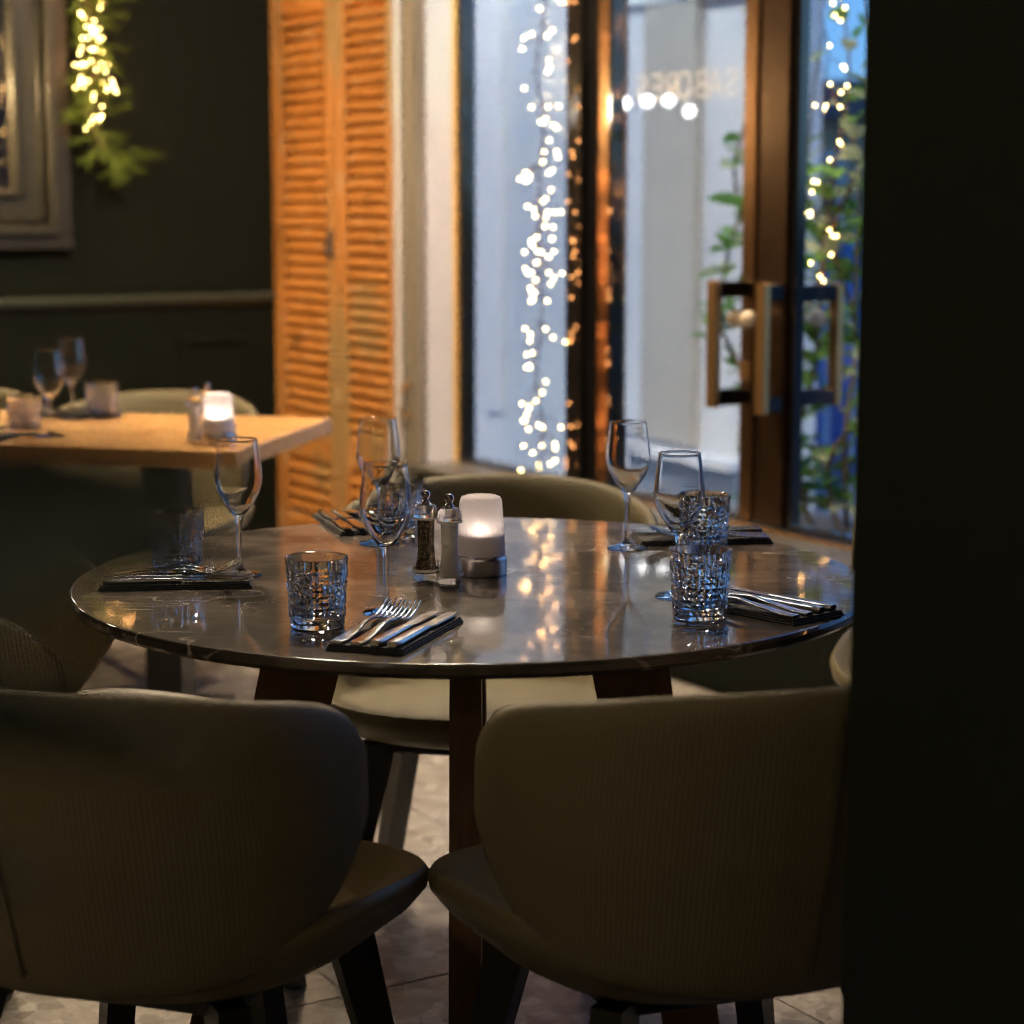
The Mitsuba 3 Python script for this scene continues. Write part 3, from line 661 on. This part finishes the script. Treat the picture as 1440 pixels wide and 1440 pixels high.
# ------------------------------------------------------------------ glassware
def tumbler_mesh():
    ns, nz, H = 168, 44, .094
    def rad(t): return .0365 + .0062 * t - .0008 * math.sin(math.pi * t)
    V = []; cols, rows = 14, 4
    for i in range(nz + 1):
        t = i / nz; z = .0025 + (H - .0025) * t
        for j in range(ns):
            a = j / ns; r = rad(t)
            if .10 < t < .86:
                v = (t - .10) / .76 * rows; row = int(v); col = (a * cols + .5 * (row % 2)) % 1.0; ci = int(a * cols + .5 * (row % 2)); fv = v - row
                if (ci + row) % 2:      # upright block, split in two
                    g = min(min(col % .5, .5 - col % .5) * 2, min(fv, 1 - fv) * 2)
                else: g = min(min(fv % .5, .5 - fv % .5) * 2, min(col, 1 - col) * 2)
                r += -.0016 + .0030 * min(1, g / .34)
            V.append((r * math.cos(2 * math.pi * a), r * math.sin(2 * math.pi * a), z))
    prof = [(rad(1) - .0012, H + .0008), (rad(1) - .0030, H), (rad(.9) - .0038, .084), (rad(.5) - .0042, .05), (rad(.2) - .0046, .022), (.030, .0155), (.022, .0135), (.0, .013)]
    n0 = nz + 1
    for r, z in prof:
        for j in range(ns): V.append((r * math.cos(2 * math.pi * j / ns), r * math.sin(2 * math.pi * j / ns), z))
    bot = [(.0350, .0006), (.032, 0), (.0, .0)]
    b0 = n0 + len(prof)
    for r, z in bot:
        for j in range(ns): V.append((r * math.cos(2 * math.pi * j / ns), r * math.sin(2 * math.pi * j / ns), z))
    order = [b0 + 2, b0 + 1, b0] + list(range(b0)); Fs = []
    j = np.arange(ns); jn = (j + 1) % ns
    for a, b in zip(order[:-1], order[1:]):
        q = np.stack([a * ns + j, a * ns + jn, b * ns + jn, b * ns + j], 1); Fs += [q[:, [0, 1, 2]], q[:, [0, 2, 3]]]
    m = trimesh.Trimesh(np.array(V), np.vstack(Fs), process=False); m.merge_vertices(digits_vertex=7); m.update_faces(m.nondegenerate_faces()); m.remove_unreferenced_vertices()
    if m.volume < 0: m.invert()
    return m
tumbler_ply = shp(tumbler_mesh(), 'mat_glass', 22)
def wine_mesh():
    outer = spline([(.0335, .0008), (.034, .0016), (.030, .0030), (.016, .0062), (.0065, .0110), (.0042, .020), (.0037, .045), (.0040, .075), (.0062, .088), (.0150, .1000), (.0265, .1170), (.0345, .1350), (.0368, .1480), (.0362, .1600), (.0340, .1790), (.0300, .2085)], 70)
    inner = spline([(.0290, .2085), (.0330, .1790), (.0351, .1600), (.0357, .1480), (.0334, .1355), (.0252, .1180), (.0135, .1020), (.0050, .0955), (0, .0945)], 40)
    prof = np.vstack([[(0, 0), (.0325, 0)], outer, [(.0296, .2091)], inner])
    flip = lathe(prof, 72).volume < 0
    a = 2 + int(np.argmax((outer[:, 1] > .0105) & (outer[:, 0] < .0075))); b = 2 + int(np.argmax(outer[:, 1] > .090)); out = []
    for lo, hi in ((0, a + 1), (a, b + 1), (b, len(prof))):
        m = lathe(prof[lo:hi], 72)
        if flip: m.invert()
        out.append(m)
    return out
wine_plies = [(n, shp(m, 'mat_glass', 40)) for n, m in zip(('foot', 'stem', 'bowl'), wine_mesh())]
def etch_mesh():          # small ring and strokes etched on the bowl
    out = []
    ring = [(.0070 * math.cos(a), .0085 * math.sin(a)) for a in np.linspace(0, 2 * math.pi, 25)]
    def wrap(x, z): 
        r = np.interp(z, (.135, .148, .160, .179), (.0346, .0369, .0363, .0341)) + .0002
        return (r * math.sin(x / r), -r * math.cos(x / r), z)
    out.append(tube([wrap(x, .152 + z) for x, z in ring], .00022, 4, False))
    for z, a, b in ((.1645, -.013, .013), (.1435, -.004, .004)): out.append(tube([wrap(x, z) for x in np.linspace(a, b, 8)], .00022, 4, False))
    return join(*out)
etch_ply = shp(etch_mesh(), 'mat_etch')
def tumbler(x, y, label, rz=0): 
    k = thing('tumbler', label, 'glass'); put(k, None, tumbler_ply, mat((x, y, .7502), rz))
def wine(x, y, label, rz=0, etch=True):
    k = thing('wine_glass', label, 'wine glass'); M = mat((x, y, .7502), rz)
    for n, p in wine_plies: part = put(k, n, p, M)
    if etch: put(part, 'etched_emblem', etch_ply, M, label='small etched emblem')
tumbler(-.262, 2.781, 'cut crystal tumbler at the front left of the marble table, beside the forks', .1)
tumbler(.258, 2.839, 'cut crystal tumbler at the front right of the marble table', .3)
tumbler(.312, 3.375, 'cut crystal tumbler behind the wine glass at the rear right', .5)
tumbler(-.516, 3.200, 'cut crystal tumbler at the left, half hidden by the blurred leaf', .7)
tumbler(-.190, 3.540, 'cut crystal tumbler at the back, behind the mills', .2)
wine(-.415, 3.161, 'empty wine glass at the left of the marble table, in front of the oak table', -.5)
wine(-.174, 2.869, 'empty wine glass in the front centre, in front of the mills', -.3)
wine(-.221, 3.455, 'empty wine glass at the back, in front of the shutters', .2)
wine(.189, 3.408, 'empty wine glass alone at the rear right, right of the candle lamp', .4)
wine(.240, 2.990, 'empty wine glass behind the front right tumbler', .5)
tumbler(-1.172, 5.040, 'blurred crystal tumbler at the left end of the oak table', .1)
tumbler(-1.060, 5.420, 'blurred crystal tumbler in the middle of the oak table', .4)
wine(-1.098, 4.985, 'blurred wine glass at the left on the oak table, the nearer one', 0, False)
wine(-1.128, 5.385, 'blurred wine glass at the left on the oak table, the farther one', 0, False)

# ------------------------------------------------------------------ mills and candle lamps
def mill_body():
    outer = spline([(.0195, .0005), (.0203, .004), (.0203, .016), (.0190, .024), (.0165, .040), (.0158, .055), (.0168, .075), (.0180, .088), (.0186, .096), (.0182, .104), (.0150, .1105), (.0085, .1135)], 48)
    inner = spline([(.0060, .1040), (.0125, .0990), (.0118, .070), (.0112, .052), (.0125, .035), (.0140, .020), (.0140, .0075), (0, .0070)], 30)
    return lathe(np.vstack([[(0, 0), (.0185, 0)], outer, [(0, .1138)]]), 48), lathe(np.vstack([[(0, .1045)], inner]), 40)
mo_, mi_ = mill_body(); 
if mo_.volume < 0: mo_.invert()
if mi_.volume > 0: mi_.invert()
_low = spline([(.0195, .0005), (.0203, .004), (.0203, .016), (.0190, .024), (.0165, .040), (.0158, .055), (.0168, .075), (.0180, .088), (.0185, .0935)], 36)
mill_ply = shp(lathe(np.vstack([[(0, 0), (.0185, 0)], _low])), 'mat_pane', 40)
_top = lathe(np.vstack([[(0, .094), (.0182, .094)], spline([(.0186, .0950), (.0187, .098), (.0182, .104), (.0150, .1105), (.0085, .1133)], 20), [(0, .1136)]])); _top.fix_normals()
mill_top_ply = shp(_top, 'mat_glass', 40)
fill = lathe([(0, .0076), (.0150, .0078), (.0150, .020), (.0128, .035), (.0118, .052), (.0124, .070), (.0128, .088), (0, .089)], 36); fill.fix_normals()
cap = lathe([(0, .0), (.0065, .0), (.0068, .003), (.0040, .006), (.0055, .0085), (.0072, .0125), (.0068, .0165), (.0045, .0195), (0, .0205)], 28); cap.fix_normals()
band = lathe([(.0189, .0905), (.0193, .0905), (.0193, .0935), (.0189, .0935), (.0189, .0905)], 40)
band2 = lathe([(.0204, .0105), (.0208, .0105), (.0208, .0150), (.0204, .0150), (.0204, .0105)], 40)
rod = trimesh.creation.cylinder(.0022, .012, sections=12); rod.apply_translation((0, 0, .0865))
P_ = {k: shp(m, b, s) for k, m, b, s in (('pepper', fill, 'mat_pepper', 40), ('salt', fill, 'mat_salt', 40), ('knob', cap, 'mat_chrome', 40), ('band', band, 'mat_salt', 30), ('band2', band2, 'mat_salt', 30), ('rod', rod, 'mat_steel', 30))}
def mill(x, y, kind, label):
    k = thing(f'{kind}_mill', label, 'mill'); M = mat((x, y, .7502))
    put(k, 'body', mill_ply, M); put(k, 'head', mill_top_ply, M); put(k, 'filling', P_[kind], M, label='dark peppercorns' if kind == 'pepper' else 'white salt'); put(k, 'spindle', P_['rod'], M)
    put(k, 'knob', P_['knob'], mat((x, y, .7502 + .1135)), label='chrome knob'); put(k, 'collar', P_['band'], M); put(k, 'collar', P_['band2'], M)
mill(-.130, 3.140, 'pepper', 'clear acrylic pepper mill full of dark peppercorns')
mill(-.0935, 3.104, 'salt', 'clear acrylic salt mill full of white salt, left of the candle lamp')
mill(-.736, 4.858, 'salt', 'blurred clear salt mill on the oak table beside the glowing lamp')
mill(-.722, 4.975, 'pepper', 'blurred clear mill behind the glowing lamp on the oak table')
shade = shp(lathe([(.0372, .030), (.0368, .045), (.0352, .075), (.0333, .100), (.0322, .1135), (.0300, .1190), (.024, .1212), (0, .1222)], 56), 'mat_frost', 60)
sbase = lathe([(0, 0), (.0385, 0), (.0395, .002), (.0395, .024), (.0385, .027), (.0372, .0285), (.0372, .031), (0, .031)], 56); sbase.fix_normals(); sbase = shp(sbase, 'mat_steel', 40)
cup = lathe([(0, .0312), (.0335, .0312), (.0335, .062), (.0325, .064), (0, .064)], 40); cup.fix_normals(); cup = shp(cup, 'mat_salt', 40)
flame_m = lathe([(0, 0), (.004, .001), (.0055, .006), (.004, .012), (0, .018)], 20); flame_m.fix_normals()
def candle(x, y, L, label):
    k = thing('candle_lamp', label, 'lamp'); M = mat((x, y, .7502))
    put(k, 'steel_base', sbase, M); put(k, 'shade', shade, M, label='frosted white shade'); cd_ = put(k, 'candle', cup, M)
    d = shp(flame_m, 'mat_salt', True); d['emitter'] = {'type': 'area', 'radiance': rgb(L, L * .84, L * .66), 'sampling_weight': .3}
    put(cd_, 'flame', d, mat((x, y - .022, .7502 + .0655)))
candle(-.0475, 3.172, 7, 'frosted glass candle lamp on a steel base in the middle of the marble table')
candle(-.678, 4.842, 24, 'glowing frosted candle lamp at the right end of the oak table')

# ------------------------------------------------------------------ napkins and cutlery
def sweep_flat(pts, widths, thick):
    """strip along pts (s, z) in the xz plane, half widths in y"""
    V, Fs = [], []
    p = np.asarray(pts, float); n = len(p)
    for i in range(n):
        t = p[min(i + 1, n - 1)] - p[max(i - 1, 0)]; t /= np.linalg.norm(t); nn = np.array([-t[1], t[0]]); w = widths[i]; h = thick[i] / 2 if hasattr(thick, '__len__') else thick / 2
        for y, k in ((-w, -.5), (-w * .7, -1), (w * .7, -1), (w, -.5), (w, .5), (w * .7, 1), (-w * .7, 1), (-w, .5)):
            V.append((p[i, 0] + nn[0] * h * k, y, p[i, 1] + nn[1] * h * k))
    j = np.arange(8); jn = (j + 1) % 8
    for i in range(n - 1):
        q = np.stack([i * 8 + j, i * 8 + jn, (i + 1) * 8 + jn, (i + 1) * 8 + j], 1); Fs += [q[:, [0, 1, 2]], q[:, [0, 2, 3]]]
    Fs += [np.array([(0, k + 1, k) for k in range(1, 7)]), np.array([((n - 1) * 8, (n - 1) * 8 + k, (n - 1) * 8 + k + 1) for k in range(1, 7)])]
    m = trimesh.Trimesh(np.array(V), np.vstack(Fs), process=False); m.fix_normals(); return m
def fork_mesh(L=.200):
    zz = lambda s: float(np.interp(s, (0, .15, .35, .52, .64, .72, .80, .90, 1.0), (.0022, .0030, .0070, .0115, .0105, .0065, .0060, .0115, .0215)))
    ss = np.linspace(0, .74, 40); w = np.interp(ss, (0, .012, .05, .25, .45, .55, .63, .70, .74), (.0070, .0095, .0100, .0080, .0042, .0036, .0048, .0100, .0122))
    sm = spline([(s * L, zz(s)) for s in ss], 40); body = sweep_flat(sm, w, np.interp(ss, (0, .3, .55, .74), (.0034, .003, .0034, .0022)))
    out = [body]
    for k in range(4):
        y = (-1.5 + k) * .0071; st = np.linspace(.735, 1, 12)
        t = sweep_flat([(s * L, zz(s)) for s in st], np.interp(st, (.735, .9, 1), (.0024, .0019, .0009)), .0020); t.apply_translation((0, y, 0)); out.append(t)
    return join(*out)
def knife_meshes(L=.220):
    hs = np.linspace(0, .52, 16); hd = sweep_flat([(s * L, .0042) for s in hs], np.interp(hs, (0, .015, .08, .4, .5, .52), (.0060, .0085, .0092, .0076, .0066, .0060)), np.interp(hs, (0, .05, .5), (.0070, .0080, .0062)))
    bl = sg.Polygon([(.52 * L, -.0058), (.54 * L, -.0062), (.60 * L, -.0095), (.90 * L, -.0098), (.97 * L, -.0070), (L, .0010), (.98 * L, .0060), (.90 * L, .0072), (.54 * L, .0068), (.52 * L, .0058)])
    return hd, moved(extrude(bl, 0, .0018), 0, 0, .0034)
fork_ply = shp(fork_mesh(), 'mat_cutlery', 50); kh, kb = knife_meshes(); kh_ply, kb_ply = shp(kh, 'mat_cutlery', 50), shp(kb, 'mat_cutlery')
def napkin_mesh(L=.225, W=.108):
    out = []
    for k, (dx, z0, z1) in enumerate(((0, 0, .0028), (.0015, .0028, .0056), (.003, .0056, .0082))):
        out.append(box(-L / 2 + dx, L / 2 - dx, -W / 2 + dx, W / 2 - dx, z0, z1, .0012))
    return join(*out)
nap_ply = shp(napkin_mesh(), 'mat_napkin')
def setting(cx, cy, dx, dy, where, flip=1, z=.7501):
    """napkin with two forks and two knives; (dx, dy): from the handles to the heads; forks on the left of that direction"""
    a = math.atan2(dy, dx); M = mat((cx, cy, z), a)
    k = thing('napkin', 'folded black napkin ' + where.replace('on the', 'lying as the', 1).replace('lying as the front napkin', 'at the table front').replace('lying as the right napkin', 'at the table right').replace('lying as the rear right napkin', 'at the rear right').replace('lying as the back left napkin', 'at the back left').replace('lying as the left napkin', 'at the table left'), 'napkin'); put(k, None, nap_ply, M)
    for i, (nm, off, order) in enumerate((('fork', .0405, 'outer'), ('fork', .0135, 'inner'), ('knife', -.012, 'inner'), ('knife', -.036, 'outer'))):
        Mi = M @ mat((-.106, off * flip, .0086), math.radians(R.uniform(-.4, .4)))
        k = thing(f'table_{nm}', f'{order} silver {nm} {where}', nm)
        if nm == 'fork': put(k, None, fork_ply, Mi)
        else: put(k, 'handle', kh_ply, Mi); put(k, 'blade', kb_ply, Mi)
setting(-.152, 2.715, .317, .95, 'on the front napkin beside the front left tumbler')
setting(.345, 2.898, -.66, .75, 'on the right napkin beside the front right tumbler')
setting(.318, 3.492, -.995, -.10, 'on the rear right napkin behind the rear tumbler')
setting(-.275, 3.650, .31, -.95, 'on the back left napkin in front of the shutters', 1)
setting(-.500, 3.092, 1.0, .10, 'on the left napkin in front of the left tumbler')
setting(-1.295, 4.955, .98, -.2, 'at the near left edge of the oak table')
setting(-1.135, 5.480, -.9, -.1, 'at the far side of the oak table behind a wine glass')

# ------------------------------------------------------------------ house plant close to the lens at the left, far out of focus
hk_ = thing('house_plant', 'dark leafy house plant close to the lens, blurred at the left edge', 'plant')
pot = lathe([(0, .0), (.10, .0), (.115, .02), (.14, .26), (.146, .27), (.146, .29), (.136, .29), (.132, .262), (0, .26)], 40); pot.fix_normals()
PX, PY = -.34, .52
put(hk_, 'pot', shp(pot, 'mat_pot', 30), mat((PX, PY, 0)))
stem = spline([(PX, PY, .25), (PX + .02, PY, .7), (PX + .05, PY - .02, 1.05), (PX + .09, PY - .03, 1.30)], 24)
put(hk_, 'stem', shp(tube(stem, np.linspace(.010, .006, 24), 8), 'mat_stem', True))
def big_leaf(base, tip, width, normal, sag=.02):
    base, tip = np.array(base, float), np.array(tip, float); d = tip - base; L = np.linalg.norm(d); d /= L
    s = np.cross(d, normal); s /= np.linalg.norm(s); nn = np.cross(s, d); V, Fs = [], []; seg = 14
    for i in range(seg + 1):
        t = i / seg; hw = width * math.sin(math.pi * t ** .85) ** .75 if 0 < t < 1 else .0006
        c = base + d * L * t + nn * sag * math.sin(math.pi * t)
        for lay in (.0006, -.0006):
            for q in (-1, -.5, 0, .5, 1): V.append(c + s * hw * q + nn * (abs(q) * .18 * hw + lay))
    for i in range(seg):
        for lay in (0, 5):
            for q in range(4):
                a = i * 10 + lay + q; b = a + 10; f = [(a, b, b + 1), (a, b + 1, a + 1)]; Fs += f if lay == 0 else [x[::-1] for x in f]
        for q in (0, 4):
            a = i * 10 + q; f = [(a, a + 5, a + 15), (a, a + 15, a + 10)]; Fs += f if q == 0 else [x[::-1] for x in f]
    m = trimesh.Trimesh(np.array(V), np.array(Fs), process=False); return m
for base, tip, w, nn in (((-.27, .47, 1.215), (-.058, .43, 1.268), .031, (0, -1, .25)), ((-.25, .50, 1.26), (-.060, .45, 1.248), .020, (0, -1, .2)), ((-.22, .47, 1.236), (-.063, .44, 1.208), .011, (0, -1, .1)),
                         ((-.26, .48, 1.168), (-.097, .44, 1.181), .009, (0, -1, .1)), ((-.255, .49, 1.27), (-.09, .43, 1.247), .024, (0, -1, .2)), ((-.25, .50, 1.28), (-.30, .52, 1.42), .03, (0, -1, .3))):
    put(hk_, 'leaf', shp(big_leaf(base, tip, w, nn), 'mat_leaf_near', 40))
